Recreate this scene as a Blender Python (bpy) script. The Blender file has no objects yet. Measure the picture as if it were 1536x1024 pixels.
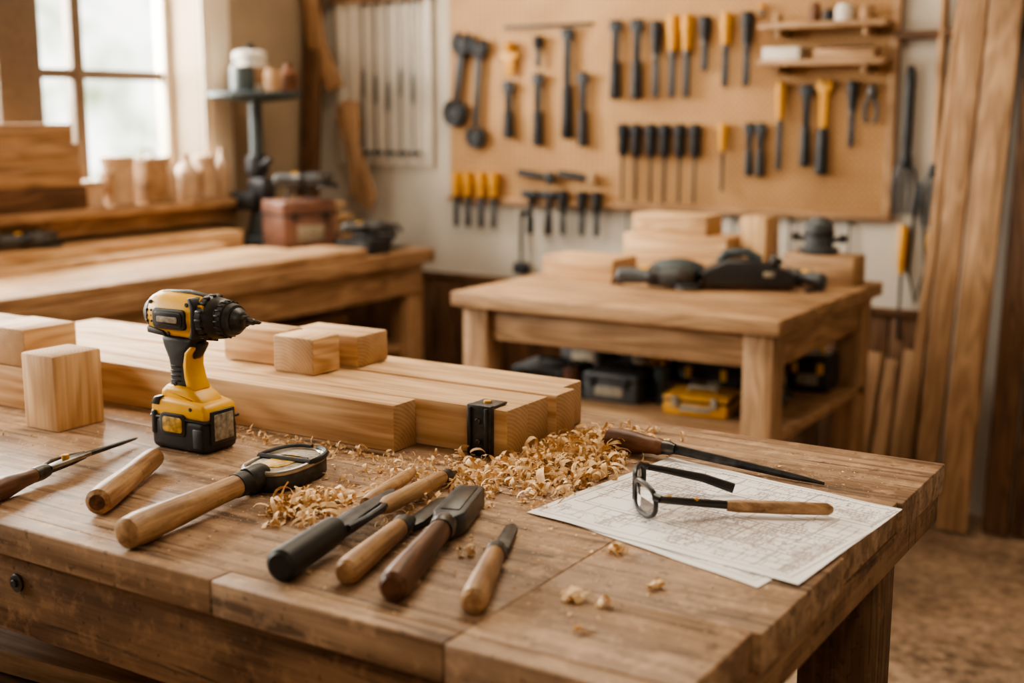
import bpy, bmesh, math, random
from mathutils import Vector, Matrix
random.seed(7)
R=random.uniform
def V(*a): return Vector(a)
try: bpy.context.scene.view_settings.look='AgX - Medium High Contrast'
except Exception: pass
# ------------------------------------------------------------------ materials
def newmat(name):
    m=bpy.data.materials.new(name); m.use_nodes=True
    nt=m.node_tree; b=nt.nodes['Principled BSDF']; return m,nt,b
def N(nt,t,**k):
    n=nt.nodes.new(t)
    for a,v in k.items(): setattr(n,a,v)
    return n
def plain(name,col,rough=.5,metal=0,noise=.12,scale=40,bump=.0,spec=.5):
    m,nt,b=newmat(name)
    tc=N(nt,'ShaderNodeTexCoord'); no=N(nt,'ShaderNodeTexNoise'); no.inputs['Scale'].default_value=scale; no.inputs['Detail'].default_value=4
    nt.links.new(tc.outputs['Object'],no.inputs['Vector'])
    r=N(nt,'ShaderNodeValToRGB'); c=list(col)
    r.color_ramp.elements[0].position=.3; r.color_ramp.elements[1].position=.7
    r.color_ramp.elements[0].color=[max(0,x*(1-noise)) for x in c]+[1]
    r.color_ramp.elements[1].color=[min(1,x*(1+noise)) for x in c]+[1]
    nt.links.new(no.outputs['Fac'],r.inputs['Fac']); nt.links.new(r.outputs['Color'],b.inputs['Base Color'])
    b.inputs['Roughness'].default_value=rough; b.inputs['Metallic'].default_value=metal
    b.inputs['Specular IOR Level'].default_value=spec
    if bump:
        bp=N(nt,'ShaderNodeBump'); bp.inputs['Strength'].default_value=bump; bp.inputs['Distance'].default_value=.002
        nt.links.new(no.outputs['Fac'],bp.inputs['Height']); nt.links.new(bp.outputs['Normal'],b.inputs['Normal'])
    return m
def wood(name,light,dark,axis='x',s=1.0,rough=.55,bump=.25,knots=True,worn=0,rings=9,spec=.3,scr=0):
    m,nt,b=newmat(name); L=nt.links.new
    tc=N(nt,'ShaderNodeTexCoord'); oi=N(nt,'ShaderNodeObjectInfo')
    mul=N(nt,'ShaderNodeMath',operation='MULTIPLY'); mul.inputs[1].default_value=17.3; L(oi.outputs['Random'],mul.inputs[0])
    add=N(nt,'ShaderNodeVectorMath',operation='ADD'); L(tc.outputs['Object'],add.inputs[0]); L(mul.outputs[0],add.inputs[1])
    ai='xyz'.index(axis)
    def mapped(al,ac):
        mp=N(nt,'ShaderNodeMapping'); sc=[ac*s]*3; sc[ai]=al*s; mp.inputs['Scale'].default_value=sc; L(add.outputs[0],mp.inputs['Vector']); return mp
    m1=mapped(1.0,7.0); n1=N(nt,'ShaderNodeTexNoise'); n1.inputs['Scale'].default_value=1.3; n1.inputs['Detail'].default_value=2; n1.inputs['Distortion'].default_value=.4; L(m1.outputs[0],n1.inputs['Vector'])
    k=N(nt,'ShaderNodeMath',operation='MULTIPLY'); k.inputs[1].default_value=rings*6.28; L(n1.outputs['Fac'],k.inputs[0])
    sn=N(nt,'ShaderNodeMath',operation='SINE'); L(k.outputs[0],sn.inputs[0])
    mr=N(nt,'ShaderNodeMapRange'); mr.inputs['From Min'].default_value=-1; mr.inputs['From Max'].default_value=1; L(sn.outputs[0],mr.inputs['Value'])
    m2=mapped(4,120); n2=N(nt,'ShaderNodeTexNoise'); n2.inputs['Scale'].default_value=1; n2.inputs['Detail'].default_value=6; n2.inputs['Roughness'].default_value=.6; L(m2.outputs[0],n2.inputs['Vector'])
    m3=mapped(1.5,5); n3=N(nt,'ShaderNodeTexNoise'); n3.inputs['Scale'].default_value=1.5; n3.inputs['Detail'].default_value=3; L(m3.outputs[0],n3.inputs['Vector'])
    a1=N(nt,'ShaderNodeMath',operation='MULTIPLY'); a1.inputs[1].default_value=.24; L(mr.outputs[0],a1.inputs[0])
    a2=N(nt,'ShaderNodeMath',operation='MULTIPLY_ADD'); a2.inputs[1].default_value=.72; L(n2.outputs['Fac'],a2.inputs[0]); L(a1.outputs[0],a2.inputs[2])
    a3=N(nt,'ShaderNodeMath',operation='MULTIPLY_ADD'); a3.inputs[1].default_value=.5; L(n3.outputs['Fac'],a3.inputs[0]); L(a2.outputs[0],a3.inputs[2])
    r=N(nt,'ShaderNodeValToRGB'); e=r.color_ramp.elements
    e[0].position=.50; e[0].color=list(light)+[1]; e[1].position=.92; e[1].color=list(dark)+[1]
    L(a3.outputs[0],r.inputs['Fac'])
    col=r.outputs['Color']
    def blend(fac,amount,c2):
        nonlocal col
        km=N(nt,'ShaderNodeMath',operation='MULTIPLY'); km.inputs[1].default_value=amount; L(fac,km.inputs[0])
        mx=N(nt,'ShaderNodeMix',data_type='RGBA'); L(km.outputs[0],mx.inputs[0]); L(col,mx.inputs[6]); mx.inputs[7].default_value=list(c2)+[1]; col=mx.outputs[2]
    def ramp(src,p0,p1,inv=False):
        kr=N(nt,'ShaderNodeValToRGB'); a,c=((1,1,1,1),(0,0,0,1)) if inv else ((0,0,0,1),(1,1,1,1))
        kr.color_ramp.elements[0].position=p0; kr.color_ramp.elements[0].color=a; kr.color_ramp.elements[1].position=p1; kr.color_ramp.elements[1].color=c; L(src,kr.inputs['Fac']); return kr.outputs['Color']
    if knots:
        m4=mapped(2.2,6.5); vo=N(nt,'ShaderNodeTexVoronoi'); vo.inputs['Scale'].default_value=1.0; L(m4.outputs[0],vo.inputs['Vector'])
        blend(ramp(vo.outputs['Distance'],.03,.14,True),.7,[c*.35 for c in dark])
    if worn:
        n5=N(nt,'ShaderNodeTexNoise'); n5.inputs['Scale'].default_value=5; n5.inputs['Detail'].default_value=8; n5.inputs['Roughness'].default_value=.75; L(add.outputs[0],n5.inputs['Vector'])
        blend(ramp(n5.outputs['Fac'],.46,.68),worn,[c*.55 for c in dark])
        rr=N(nt,'ShaderNodeMapRange'); rr.inputs['To Min'].default_value=rough-.15; rr.inputs['To Max'].default_value=rough+.25; L(n5.outputs['Fac'],rr.inputs['Value']); L(rr.outputs[0],b.inputs['Roughness'])
    else: b.inputs['Roughness'].default_value=rough
    if scr:
        m6=mapped(3,48); n6=N(nt,'ShaderNodeTexNoise'); n6.inputs['Scale'].default_value=1; n6.inputs['Detail'].default_value=3; n6.inputs['Distortion'].default_value=.6; L(m6.outputs[0],n6.inputs['Vector'])
        blend(ramp(n6.outputs['Fac'],.59,.66),.8*scr,[c*.35 for c in dark])
        n7=N(nt,'ShaderNodeTexNoise'); n7.inputs['Scale'].default_value=70; n7.inputs['Detail'].default_value=3; L(add.outputs[0],n7.inputs['Vector'])
        blend(ramp(n7.outputs['Fac'],.63,.70),.65*scr,[c*.35 for c in dark])
        n8=N(nt,'ShaderNodeTexNoise'); n8.inputs['Scale'].default_value=26; n8.inputs['Detail'].default_value=6; n8.inputs['Roughness'].default_value=.7; L(add.outputs[0],n8.inputs['Vector'])
        blend(ramp(n8.outputs['Fac'],.52,.68),.5*scr,[min(1,c*1.5) for c in light])
        for an,th in ((.9,.70),(-.5,.72),(1.9,.72)):
            m9=N(nt,'ShaderNodeMapping'); m9.inputs['Rotation'].default_value=(0,0,an); m9.inputs['Scale'].default_value=(3,100,1); L(add.outputs[0],m9.inputs['Vector']); n9=N(nt,'ShaderNodeTexNoise'); n9.inputs['Scale'].default_value=1; n9.inputs['Detail'].default_value=1; L(m9.outputs[0],n9.inputs['Vector'])
            blend(ramp(n9.outputs['Fac'],th,th+.04),.6*scr,[c*.4 for c in dark])
        n10=N(nt,'ShaderNodeTexNoise'); n10.inputs['Scale'].default_value=1.8; n10.inputs['Detail'].default_value=5; L(add.outputs[0],n10.inputs['Vector'])
        blend(ramp(n10.outputs['Fac'],.50,.68),.3*scr,[c*.8 for c in dark])
    L(col,b.inputs['Base Color'])
    bp=N(nt,'ShaderNodeBump'); bp.inputs['Strength'].default_value=bump; bp.inputs['Distance'].default_value=.0015
    L(a3.outputs[0],bp.inputs['Height']); L(bp.outputs['Normal'],b.inputs['Normal'])
    b.inputs['Specular IOR Level'].default_value=spec
    return m
def endgrain(name,light,dark,axis='X'):
    m,nt,b=newmat(name); L=nt.links.new
    tc=N(nt,'ShaderNodeTexCoord'); mp=N(nt,'ShaderNodeMapping'); mp.inputs['Location'].default_value=(.03,.05,.06); L(tc.outputs['Object'],mp.inputs['Vector'])
    w=N(nt,'ShaderNodeTexWave',wave_type='RINGS',rings_direction=axis); w.inputs['Scale'].default_value=48; w.inputs['Distortion'].default_value=3; w.inputs['Detail'].default_value=2; w.inputs['Detail Scale'].default_value=.6
    L(mp.outputs[0],w.inputs['Vector'])
    no=N(nt,'ShaderNodeTexNoise'); no.inputs['Scale'].default_value=30; no.inputs['Detail'].default_value=6; L(tc.outputs['Object'],no.inputs['Vector'])
    ma=N(nt,'ShaderNodeMath',operation='MULTIPLY_ADD'); ma.inputs[1].default_value=.28; L(w.outputs['Fac'],ma.inputs[0]); 
    mb=N(nt,'ShaderNodeMath',operation='MULTIPLY'); mb.inputs[1].default_value=.8; L(no.outputs['Fac'],mb.inputs[0]); L(mb.outputs[0],ma.inputs[2])
    r=N(nt,'ShaderNodeValToRGB'); r.color_ramp.elements[0].color=list(light)+[1]; r.color_ramp.elements[1].color=list(dark)+[1]; r.color_ramp.elements[0].position=.2; r.color_ramp.elements[1].position=.85
    L(ma.outputs[0],r.inputs['Fac']); L(r.outputs['Color'],b.inputs['Base Color']); b.inputs['Roughness'].default_value=.75
    return m
PL=(.76,.52,.30); PD=(.46,.265,.13)
pine={a:wood('pine_'+a,PL,PD,a,knots=True,rough=.6) for a in 'xyz'}
pine_e={a:endgrain('pine_end_'+a,(.54,.35,.19),(.31,.175,.085),a.upper()) for a in 'xyz'}
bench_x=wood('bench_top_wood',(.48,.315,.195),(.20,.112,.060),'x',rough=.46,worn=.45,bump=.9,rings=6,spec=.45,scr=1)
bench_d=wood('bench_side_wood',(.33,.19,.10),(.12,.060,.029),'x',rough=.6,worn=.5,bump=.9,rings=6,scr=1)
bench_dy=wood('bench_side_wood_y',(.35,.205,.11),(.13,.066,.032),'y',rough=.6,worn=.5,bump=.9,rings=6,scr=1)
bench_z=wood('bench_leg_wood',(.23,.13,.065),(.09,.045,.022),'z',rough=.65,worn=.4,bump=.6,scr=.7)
mid={a:wood('mid_wood_'+a,(.48,.30,.17),(.24,.135,.068),a,rough=.55,worn=.3) for a in 'xyz'}
dk={a:wood('dark_wood_'+a,(.17,.090,.046),(.065,.032,.016),a,rough=.65) for a in 'xyz'}
hand_l=wood('handle_wood_light',(.52,.33,.175),(.25,.13,.060),'x',s=2.2,rough=.38,knots=False,rings=5,scr=.5,worn=.35)
hand_d=wood('handle_wood_dark',(.20,.092,.048),(.065,.028,.015),'x',s=2.2,rough=.34,knots=False,rings=5,worn=.3)
black=plain('black_rubber',(.016,.015,.015),.5,scale=80)
blackg=plain('black_plastic',(.020,.019,.020),.34,scale=60,noise=.3)
steel=plain('dark_steel',(.10,.095,.09),.38,1,noise=.4,scale=60)
steel_l=plain('bright_steel',(.40,.37,.33),.32,1,noise=.25,scale=50)
gun=plain('gunmetal',(.055,.055,.057),.42,.6,noise=.5,scale=50)
iron=plain('tool_iron',(.024,.026,.030),.5,.2,noise=.4,scale=50)
yel=plain('yellow_plastic',(.80,.42,.020),.4,noise=.08,scale=30)
yel_o=plain('amber_plastic',(.62,.30,.035),.5,noise=.08)
label=plain('worn_label',(.30,.26,.20),.6,noise=.5,scale=120)
labely=plain('worn_yellow_label',(.50,.29,.04),.5,noise=.6,scale=110)
bluegrey=plain('blue_grey_paint',(.045,.062,.068),.5,.1,noise=.25,scale=20)
greyc=plain('grey_case',(.060,.064,.068),.5,noise=.25)
redb=plain('red_brown_plastic',(.17,.085,.06),.4,noise=.3,scale=15)
cream=plain('cream_paint',(.72,.63,.51),.6,noise=.06,scale=4)
white=plain('white_paint',(.64,.59,.52),.6,noise=.08,scale=6)
shav_m=wood('shaving_wood',(.93,.70,.43),(.68,.43,.20),'y',s=3,rough=.65,knots=False,bump=.2)
# ------------------------------------------------------------------ mesh builder
class MB:
    def __init__(s): s.bm=bmesh.new(); s.mats=[]
    def mi(s,m):
        if m not in s.mats: s.mats.append(m)
        return s.mats.index(m)
    def add(s,tb,m,M=None,end=None,axis=0):
        bmesh.ops.recalc_face_normals(tb,faces=tb.faces[:])
        i=s.mi(m); j=s.mi(end) if end else i
        for f in tb.faces:
            f.material_index=i
            if end and abs(f.normal[axis])>.9: f.material_index=j
        if M is not None: tb.transform(M)
        me=bpy.data.meshes.new('t'); tb.to_mesh(me); tb.free(); s.bm.from_mesh(me); bpy.data.meshes.remove(me); return s
    def box(s,c,d,m,bev=.003,rot=None,end=None,axis=0,seg=2):
        tb=bmesh.new(); bmesh.ops.create_cube(tb,size=1)
        for v in tb.verts: v.co=V(v.co.x*d[0],v.co.y*d[1],v.co.z*d[2])
        if bev: bmesh.ops.bevel(tb,geom=tb.edges[:],offset=min(bev,min(d)*.45),segments=seg,affect='EDGES',profile=.5)
        M=Matrix.Translation(V(*c))
        if rot is not None: M=M@(rot if isinstance(rot,Matrix) else Matrix.Rotation(rot,4,'Z'))
        return s.add(tb,m,M,end,axis)
    def bb(s,x0,x1,y0,y1,z0,z1,m,bev=.003,end=None,axis=0,seg=2):
        return s.box(((x0+x1)/2,(y0+y1)/2,(z0+z1)/2),(x1-x0,y1-y0,z1-z0),m,bev,None,end,axis,seg)
    def lathe(s,p0,p1,prof,m,seg=20,sx=1,sy=1,roll=0):
        p0=V(*p0);p1=V(*p1); d=p1-p0; Ln=d.length
        tb=bmesh.new(); rings=[]
        for t,r in prof:
            rings.append([tb.verts.new((r*sx*math.cos(2*math.pi*i/seg),r*sy*math.sin(2*math.pi*i/seg),t*Ln)) for i in range(seg)])
        for a,b in zip(rings,rings[1:]):
            for i in range(seg): tb.faces.new((a[i],a[(i+1)%seg],b[(i+1)%seg],b[i]))
        tb.faces.new(rings[0][::-1]); tb.faces.new(rings[-1])
        M=Matrix.Translation(p0)@d.to_track_quat('Z','Y').to_matrix().to_4x4()@Matrix.Rotation(roll,4,'Z')
        return s.add(tb,m,M)
    def cyl(s,p0,p1,r,m,seg=16,r2=None,bev=None):
        r2=r if r2 is None else r2; Ln=(V(*p1)-V(*p0)).length
        b=min(r*.15,r2*.15) if bev is None else bev; t=min(.2,b/Ln) if Ln else .1
        return s.lathe(p0,p1,[(0,max(r-b,1e-4)),(t,r),(1-t,r2),(1,max(r2-b,1e-4))],m,seg)
    def prism(s,pts,w,m,M=None,bev=.002,seg=2):
        tb=bmesh.new()
        a=[tb.verts.new((x,-w/2,z)) for x,z in pts]; b=[tb.verts.new((x,w/2,z)) for x,z in pts]; n=len(pts)
        tb.faces.new(a); tb.faces.new(b[::-1])
        for i in range(n): tb.faces.new((a[i],b[i],b[(i+1)%n],a[(i+1)%n]))
        bmesh.ops.recalc_face_normals(tb,faces=tb.faces[:])
        if bev:
            es=[e for e in tb.edges if len(e.link_faces)==2 and e.calc_face_angle(0)>math.radians(50)]
            bmesh.ops.bevel(tb,geom=es,offset=bev,segments=seg,affect='EDGES',profile=.5)
        return s.add(tb,m,M)
    def tube(s,pts,r,m,seg=8,closed=False):
        pts=[V(*p) for p in pts]; n=len(pts); tb=bmesh.new(); rings=[]
        rr=r if isinstance(r,(list,tuple)) else [r]*n
        up=None
        for i,p in enumerate(pts):
            a=pts[(i-1)%n] if (closed or i>0) else p; b=pts[(i+1)%n] if (closed or i<n-1) else p
            t=(b-a).normalized()
            if up is None: up=t.orthogonal().normalized()
            up=(up-t*up.dot(t)); up=up.normalized() if up.length>1e-6 else t.orthogonal().normalized()
            q=t.cross(up)
            rings.append([tb.verts.new(p+(up*math.cos(2*math.pi*k/seg)+q*math.sin(2*math.pi*k/seg))*rr[i]) for k in range(seg)])
        for i in range(n if closed else n-1):
            a=rings[i]; b=rings[(i+1)%n]
            for k in range(seg): tb.faces.new((a[k],a[(k+1)%seg],b[(k+1)%seg],b[k]))
        if not closed: tb.faces.new(rings[0][::-1]); tb.faces.new(rings[-1])
        return s.add(tb,m)
    def ball(s,c,d,m,seg=20,rot=None):
        tb=bmesh.new(); bmesh.ops.create_uvsphere(tb,u_segments=seg,v_segments=seg//2+2,radius=1)
        M=Matrix.Translation(V(*c))@(rot if rot is not None else Matrix())@Matrix.Diagonal((d[0],d[1],d[2],1))
        return s.add(tb,m,M)
    def obj(s,name,loc=(0,0,0),rot=None,parent=None,smooth=35):
        me=bpy.data.meshes.new(name); s.bm.to_mesh(me); s.bm.free()
        for m in s.mats: me.materials.append(m)
        me.polygons.foreach_set('use_smooth',[True]*len(me.polygons)); me.set_sharp_from_angle(angle=math.radians(smooth)); me.update()
        o=bpy.data.objects.new(name,me); bpy.context.collection.objects.link(o)
        M=Matrix.Translation(V(*loc))
        if rot is not None: M=M@(rot if isinstance(rot,Matrix) else Matrix.Rotation(rot,4,'Z'))
        o.matrix_world=M
        if parent: o.parent=parent
        return o
def empty(name,loc=(0,0,0)):
    o=bpy.data.objects.new(name,None); bpy.context.collection.objects.link(o); o.location=loc; return o
def block(name,x0,x1,y0,y1,z0,z1,m,e,axis=0,bev=.0025,rot=0):
    return MB().box((0,0,0),(x1-x0,y1-y0,z1-z0),m,bev,None,e,axis).obj(name,((x0+x1)/2,(y0+y1)/2,(z0+z1)/2),rot)
TZ=.88
# ------------------------------------------------------------------ camera
f=1880.0; H=1.43
cam=bpy.data.cameras.new('camera'); co=bpy.data.objects.new('camera',cam); bpy.context.collection.objects.link(co)
co.location=(0,0,H); co.rotation_euler=(math.pi/2-math.atan(340/f),0,math.radians(32.28)); cam.lens=f/1536*36; cam.clip_start=.05
cam.dof.use_dof=True; cam.dof.focus_distance=1.92; cam.dof.aperture_fstop=2.2
bpy.context.scene.camera=co
# ------------------------------------------------------------------ room
floor_m,nt,b=newmat('worn_floor'); L=nt.links.new
tc=N(nt,'ShaderNodeTexCoord'); n1=N(nt,'ShaderNodeTexNoise'); n1.inputs['Scale'].default_value=2.2; n1.inputs['Detail'].default_value=4
n3=N(nt,'ShaderNodeTexNoise'); n3.inputs['Scale'].default_value=22; n3.inputs['Detail'].default_value=8; n3.inputs['Roughness'].default_value=.7
for q in (n1,n3): L(tc.outputs['Object'],q.inputs['Vector'])
a=N(nt,'ShaderNodeMath',operation='MULTIPLY_ADD'); a.inputs[1].default_value=.5; L(n1.outputs['Fac'],a.inputs[0]); L(n3.outputs['Fac'],a.inputs[2])
r=N(nt,'ShaderNodeValToRGB'); r.color_ramp.elements[0].position=.58; r.color_ramp.elements[0].color=(.12,.075,.047,1); r.color_ramp.elements[1].position=.95; r.color_ramp.elements[1].color=(.48,.33,.215,1)
L(a.outputs[0],r.inputs['Fac']); L(r.outputs['Color'],b.inputs['Base Color']); b.inputs['Roughness'].default_value=.55
MB().bb(-4.3,3.2,-2.6,4.75,-.1,0,floor_m,0).obj('floor')
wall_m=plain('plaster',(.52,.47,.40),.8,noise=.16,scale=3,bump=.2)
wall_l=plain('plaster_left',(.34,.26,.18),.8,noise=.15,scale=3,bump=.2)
MB().bb(-4.3,3.2,4.6,4.75,0,2.9,wall_m,0).obj('wall_back')
MB().bb(-4.3,3.2,-2.75,-2.6,0,2.9,wall_m,0).obj('wall_front')
MB().bb(3.2,3.35,-2.75,4.75,0,2.9,wall_m,0).obj('wall_right')
w=MB()
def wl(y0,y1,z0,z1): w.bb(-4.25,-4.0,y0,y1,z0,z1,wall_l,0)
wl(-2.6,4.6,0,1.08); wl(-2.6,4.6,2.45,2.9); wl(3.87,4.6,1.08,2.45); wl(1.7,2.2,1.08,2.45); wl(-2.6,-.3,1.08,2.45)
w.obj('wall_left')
ceil_m=plain('ceiling_paint',(.42,.34,.25),.8,scale=3)
MB().bb(-4.3,3.35,-2.75,4.75,2.9,3.0,ceil_m,0).obj('ceiling')
for k,(y0,y1,bars) in enumerate([(2.2,3.87,(2.72,3.39)),(-.3,1.7,(.4,1.0))]):  # second window is out of view, added to let in more light
    m=MB(); fm=plain('window_frame_paint_%d'%k,(.15,.105,.07),.5)
    m.bb(-4.23,-4.17,y0,y0+.05,1.12,2.45,fm); m.bb(-4.23,-4.17,y1-.04,y1,1.12,2.45,cream)
    m.bb(-4.23,-4.17,y0,y1,1.08,1.16,fm); m.bb(-4.23,-4.17,y0,y1,2.40,2.45,fm)
    if k==0: m.bb(-4.24,-4.12,2.98,3.17,1.12,2.45,fm)
    for yb in bars: m.bb(-4.225,-4.18,yb-.028,yb+.028,1.14,2.42,fm)
    m.bb(-4.22,-4.185,y0,y1,1.570,1.610,fm); m.bb(-4.22,-4.185,y0,y1,2.02,2.05,fm)
    m.obj('window_%d'%(k+1))
MB().bb(-4.16,-3.83,2.0,3.95,1.05,1.085,mid['y'],.004).bb(-4.0,-3.9,2.0,3.95,.98,1.05,mid['y'],.003).obj('trim_1')
MB().bb(-4.17,-3.985,3.872,3.95,1.1,2.5,cream,.004).bb(-4.0,-3.97,3.90,4.02,1.09,2.5,cream,.004).obj('trim_2')
m=MB()
for i in range(22): m.bb(-3.98+i*.13,-3.855+i*.13,4.583,4.599,0,.70,dk['z'],.003)
m.bb(-3.98,-1.12,4.575,4.599,.70,.73,dk['x'],.003).obj('baseboard_back')  # dark boards added to darken the wall under and around the back table
# ------------------------------------------------------------------ main workbench
wb=empty('workbench',(-1.5,1.5,0))
def wpart(m,name,loc=(0,0,0)):
    o=m.obj(name,loc); o.parent=wb; o.matrix_parent_inverse=Matrix.Translation((1.5,-1.5,0)); return o
boards=[(-2.7,-1.0722,1.016,1.052),(-1.0708,-.7286,1.016,1.052),(-.7272,-.464,1.016,1.052),
 (-2.7,-.7278,1.0523,1.4996),(-.7272,-.462,1.0523,1.2193),(-.7272,-.451,1.2199,1.4996),(-2.7,-.458,1.5002,1.765),(-2.7,-.450,1.7656,2.013)]
for k,(x0,x1,y0,y1) in enumerate(boards):
    wpart(MB().box((0,0,0),(x1-x0,y1-y0,.046),bench_x,.0030 if k<3 else .0018,None,None,0,3),'top_board_%d'%(k+1),((x0+x1)/2,(y0+y1)/2,TZ-.023-(0.0003 if k%2 else 0)))
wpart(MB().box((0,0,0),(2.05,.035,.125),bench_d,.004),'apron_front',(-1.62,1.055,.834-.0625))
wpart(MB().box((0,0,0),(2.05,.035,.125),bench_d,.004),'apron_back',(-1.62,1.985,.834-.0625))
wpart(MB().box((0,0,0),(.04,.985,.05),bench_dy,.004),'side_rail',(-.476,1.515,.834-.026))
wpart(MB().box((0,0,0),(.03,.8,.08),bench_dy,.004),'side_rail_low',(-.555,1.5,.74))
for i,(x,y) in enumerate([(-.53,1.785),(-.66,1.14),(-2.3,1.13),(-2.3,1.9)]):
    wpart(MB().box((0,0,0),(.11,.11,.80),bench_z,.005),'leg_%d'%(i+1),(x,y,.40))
wpart(MB().box((0,0,0),(1.7,.8,.03),dk['x'],.003),'lower_shelf',(-1.5,1.5,.30))
wpart(MB().cyl((0,0,0),(0,-.006,0),.013,steel,20).cyl((0,-.005,0),(0,-.010,0),.006,iron,8),'bolt',(-1.47,1.0375,.788))
m=MB()
for i,(x,y,z,rz) in enumerate([(-1.62,1.25,.335,.02),(-1.6,1.4,.335,-.03),(-1.66,1.28,.38,.05),(-1.6,1.42,.38,0),(-1.63,1.3,.425,.08),(-1.62,1.45,.425,-.04),(-1.6,1.34,.47,-.06),(-1.62,1.2,.47,.03),(-1.64,1.3,.515,.1)]):
    m.box((x,y,z+.002),(.9,.12,.04),dk['x'] if i%2 else mid['x'],.003,rz,pine_e['x'],0)
m.obj('scrap_lumber_pile')
# ------------------------------------------------------------------ beams
for nm,x0,x1,y0,y1,dz,rz in [('timber_beam',-2.33,-1.236,1.592,1.655,0,0),('timber_beam',-2.35,-1.058,1.660,1.726,0,0),('timber_beam',-2.35,-1.062,1.730,1.797,-.002,0),('timber_beam',-2.36,-1.048,1.801,1.866,0,0),('timber_beam',-2.38,-1.075,1.870,1.938,-.001,0)]:
    block(nm,x0,x1,y0,y1,TZ+.0003,TZ+.080+dz,pine['x'],pine_e['x'],0,.003,rz)
BT=TZ+.0804
block('wood_block',-1.765,-1.618,1.738,1.806,BT,BT+.066,pine['x'],pine_e['x'],0,.004)
block('wood_block',-1.600,-1.502,1.700,1.776,BT,BT+.068,pine['y'],pine_e['y'],1,.004)
block('wood_block',-1.655,-1.482,1.800,1.895,BT,BT+.060,pine['x'],pine_e['x'],0,.004,.02)
block('wood_block',-1.903,-1.815,1.380,1.484,TZ,TZ+.136,pine['z'],pine_e['z'],2,.004)
block('wood_block',-2.25,-1.995,1.46,1.585,TZ,TZ+.082,pine['x'],pine_e['x'],0,.004)
block('wood_block',-2.13,-2.0,1.46,1.58,TZ+.0825,TZ+.155,pine['y'],pine_e['y'],1,.004)
block('wood_block',-2.32,-2.14,1.44,1.59,TZ+.0825,TZ+.15,pine['x'],pine_e['x'],0,.004)
m=MB(); x0,x1=-1.128,-1.082
m.bb(x0,x1,1.6465,1.6595,TZ+.001,BT+.006,gun,.002); m.bb(x0,x1,1.6465,1.700,BT+.0005,BT+.005,gun,.002)
m.bb(x0+.004,x0+.010,1.643,1.648,TZ+.004,BT+.002,black,.001); m.bb(x1-.010,x1-.004,1.643,1.648,TZ+.004,BT+.002,black,.001)
for z in (.905,.940): m.cyl((-1.105,1.647,z),(-1.105,1.643,z),.005,steel,12)
m.cyl((-1.105,1.675,BT+.004),(-1.105,1.675,BT+.009),.007,yel_o,12)
m.obj('metal_clamp_bracket')
# ------------------------------------------------------------------ cordless drill
d=MB()
def rr(x0,x1,z0,z1,r,n=5):
    out=[]
    for cx,cz,a0 in ((x1-r,z1-r,0),(x0+r,z1-r,90),(x0+r,z0+r,180),(x1-r,z0+r,270)):
        for i in range(n+1):
            a=math.radians(a0+90*i/n); out.append((cx+r*math.cos(a),cz+r*math.sin(a)))
    return out
d.box((0,0,.029),(.125,.079,.058),black,.012,seg=4)
d.prism([(-.061,.054),(.063,.054),(.064,.070),(.058,.081),(.03,.086),(-.045,.088),(-.058,.080),(-.062,.070)],.075,yel,bev=.007,seg=3)
d.prism([(-.05,.080),(.05,.078),(.036,.092),(.014,.106),(-.034,.108),(-.046,.098)],.058,yel,bev=.009,seg=3)
d.box((.002,0,.055),(.127,.0805,.005),blackg,.002)
d.prism(rr(-.038,.020,.026,.064,.009),.082,blackg,bev=.0015); d.prism(rr(-.031,.013,.032,.058,.006),.0835,labely,bev=.001)
d.box((.064,0,.044),(.006,.056,.056),blackg,.003); d.box((.0675,0,.044),(.002,.044,.044),label,.001)
d.box((-.052,0,.045),(.012,.082,.04),blackg,.003); d.box((.046,0,.026),(.022,.082,.034),black,.003)
d.prism([(-.060,.074),(-.040,.074),(-.036,.090),(-.052,.088)],.078,blackg,bev=.003)
d.prism([(-.040,.098),(.022,.100),(.014,.118),(.008,.140),(.010,.160),(.022,.172),(.030,.192),(-.054,.192),(-.048,.170),(-.038,.150),(-.034,.130),(-.036,.112)],.038,black,bev=.011,seg=4)
d.prism([(.006,.100),(.024,.101),(.015,.120),(.010,.140),(.012,.158),(.024,.172),(.018,.176),(.004,.164),(-.001,.142),(.001,.120)],.0395,yel,bev=.003)
d.prism([(.012,.150),(.022,.158),(.036,.180),(.012,.186)],.022,blackg,bev=.005,seg=3)
for z in (.115,.123,.131,.139): d.box((-.018,0,z),(.022,.0405,.003),blackg,.001)
d.lathe((-.078,0,.224),(.046,0,.224),[(0,.012),(.015,.024),(.06,.032),(.16,.0375),(.35,.039),(.75,.038),(.93,.036),(1,.033)],yel,32,sx=.92,sy=1.0)
d.prism([(-.066,.192),(.040,.190),(.046,.205),(.044,.24),(-.072,.24),(-.073,.21)],.058,yel,bev=.008,seg=3)
d.lathe((-.084,0,.224),(-.064,0,.224),[(0,.008),(.15,.024),(.8,.032),(1,.034)],black,28)
d.prism(rr(-.048,.026,.204,.238,.009),.0735,black,bev=.002); d.prism(rr(-.042,.020,.209,.233,.006),.0765,blackg,bev=.0015)
d.prism(rr(-.036,.010,.2155,.2255,.002),.078,label,bev=.0005)
d.prism([(-.07,.250),(.0,.2585),(.046,.2545),(.046,.2605),(.0,.2655),(-.05,.2625),(-.07,.256)],.016,black,bev=.002)
d.prism([(.030,.192),(.040,.190),(.046,.205),(.046,.245),(.038,.258),(.030,.258),(.036,.24),(.036,.205)],.0705,black,bev=.002)
for x in (-.058,-.048): 
    for z in (.215,.224,.233): d.box((x-.004,0,z),(.004,.070,.004),black,.001)
d.prism([(-.066,.194),(-.020,.190),(-.030,.200),(-.066,.206)],.066,black,bev=.003)
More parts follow.
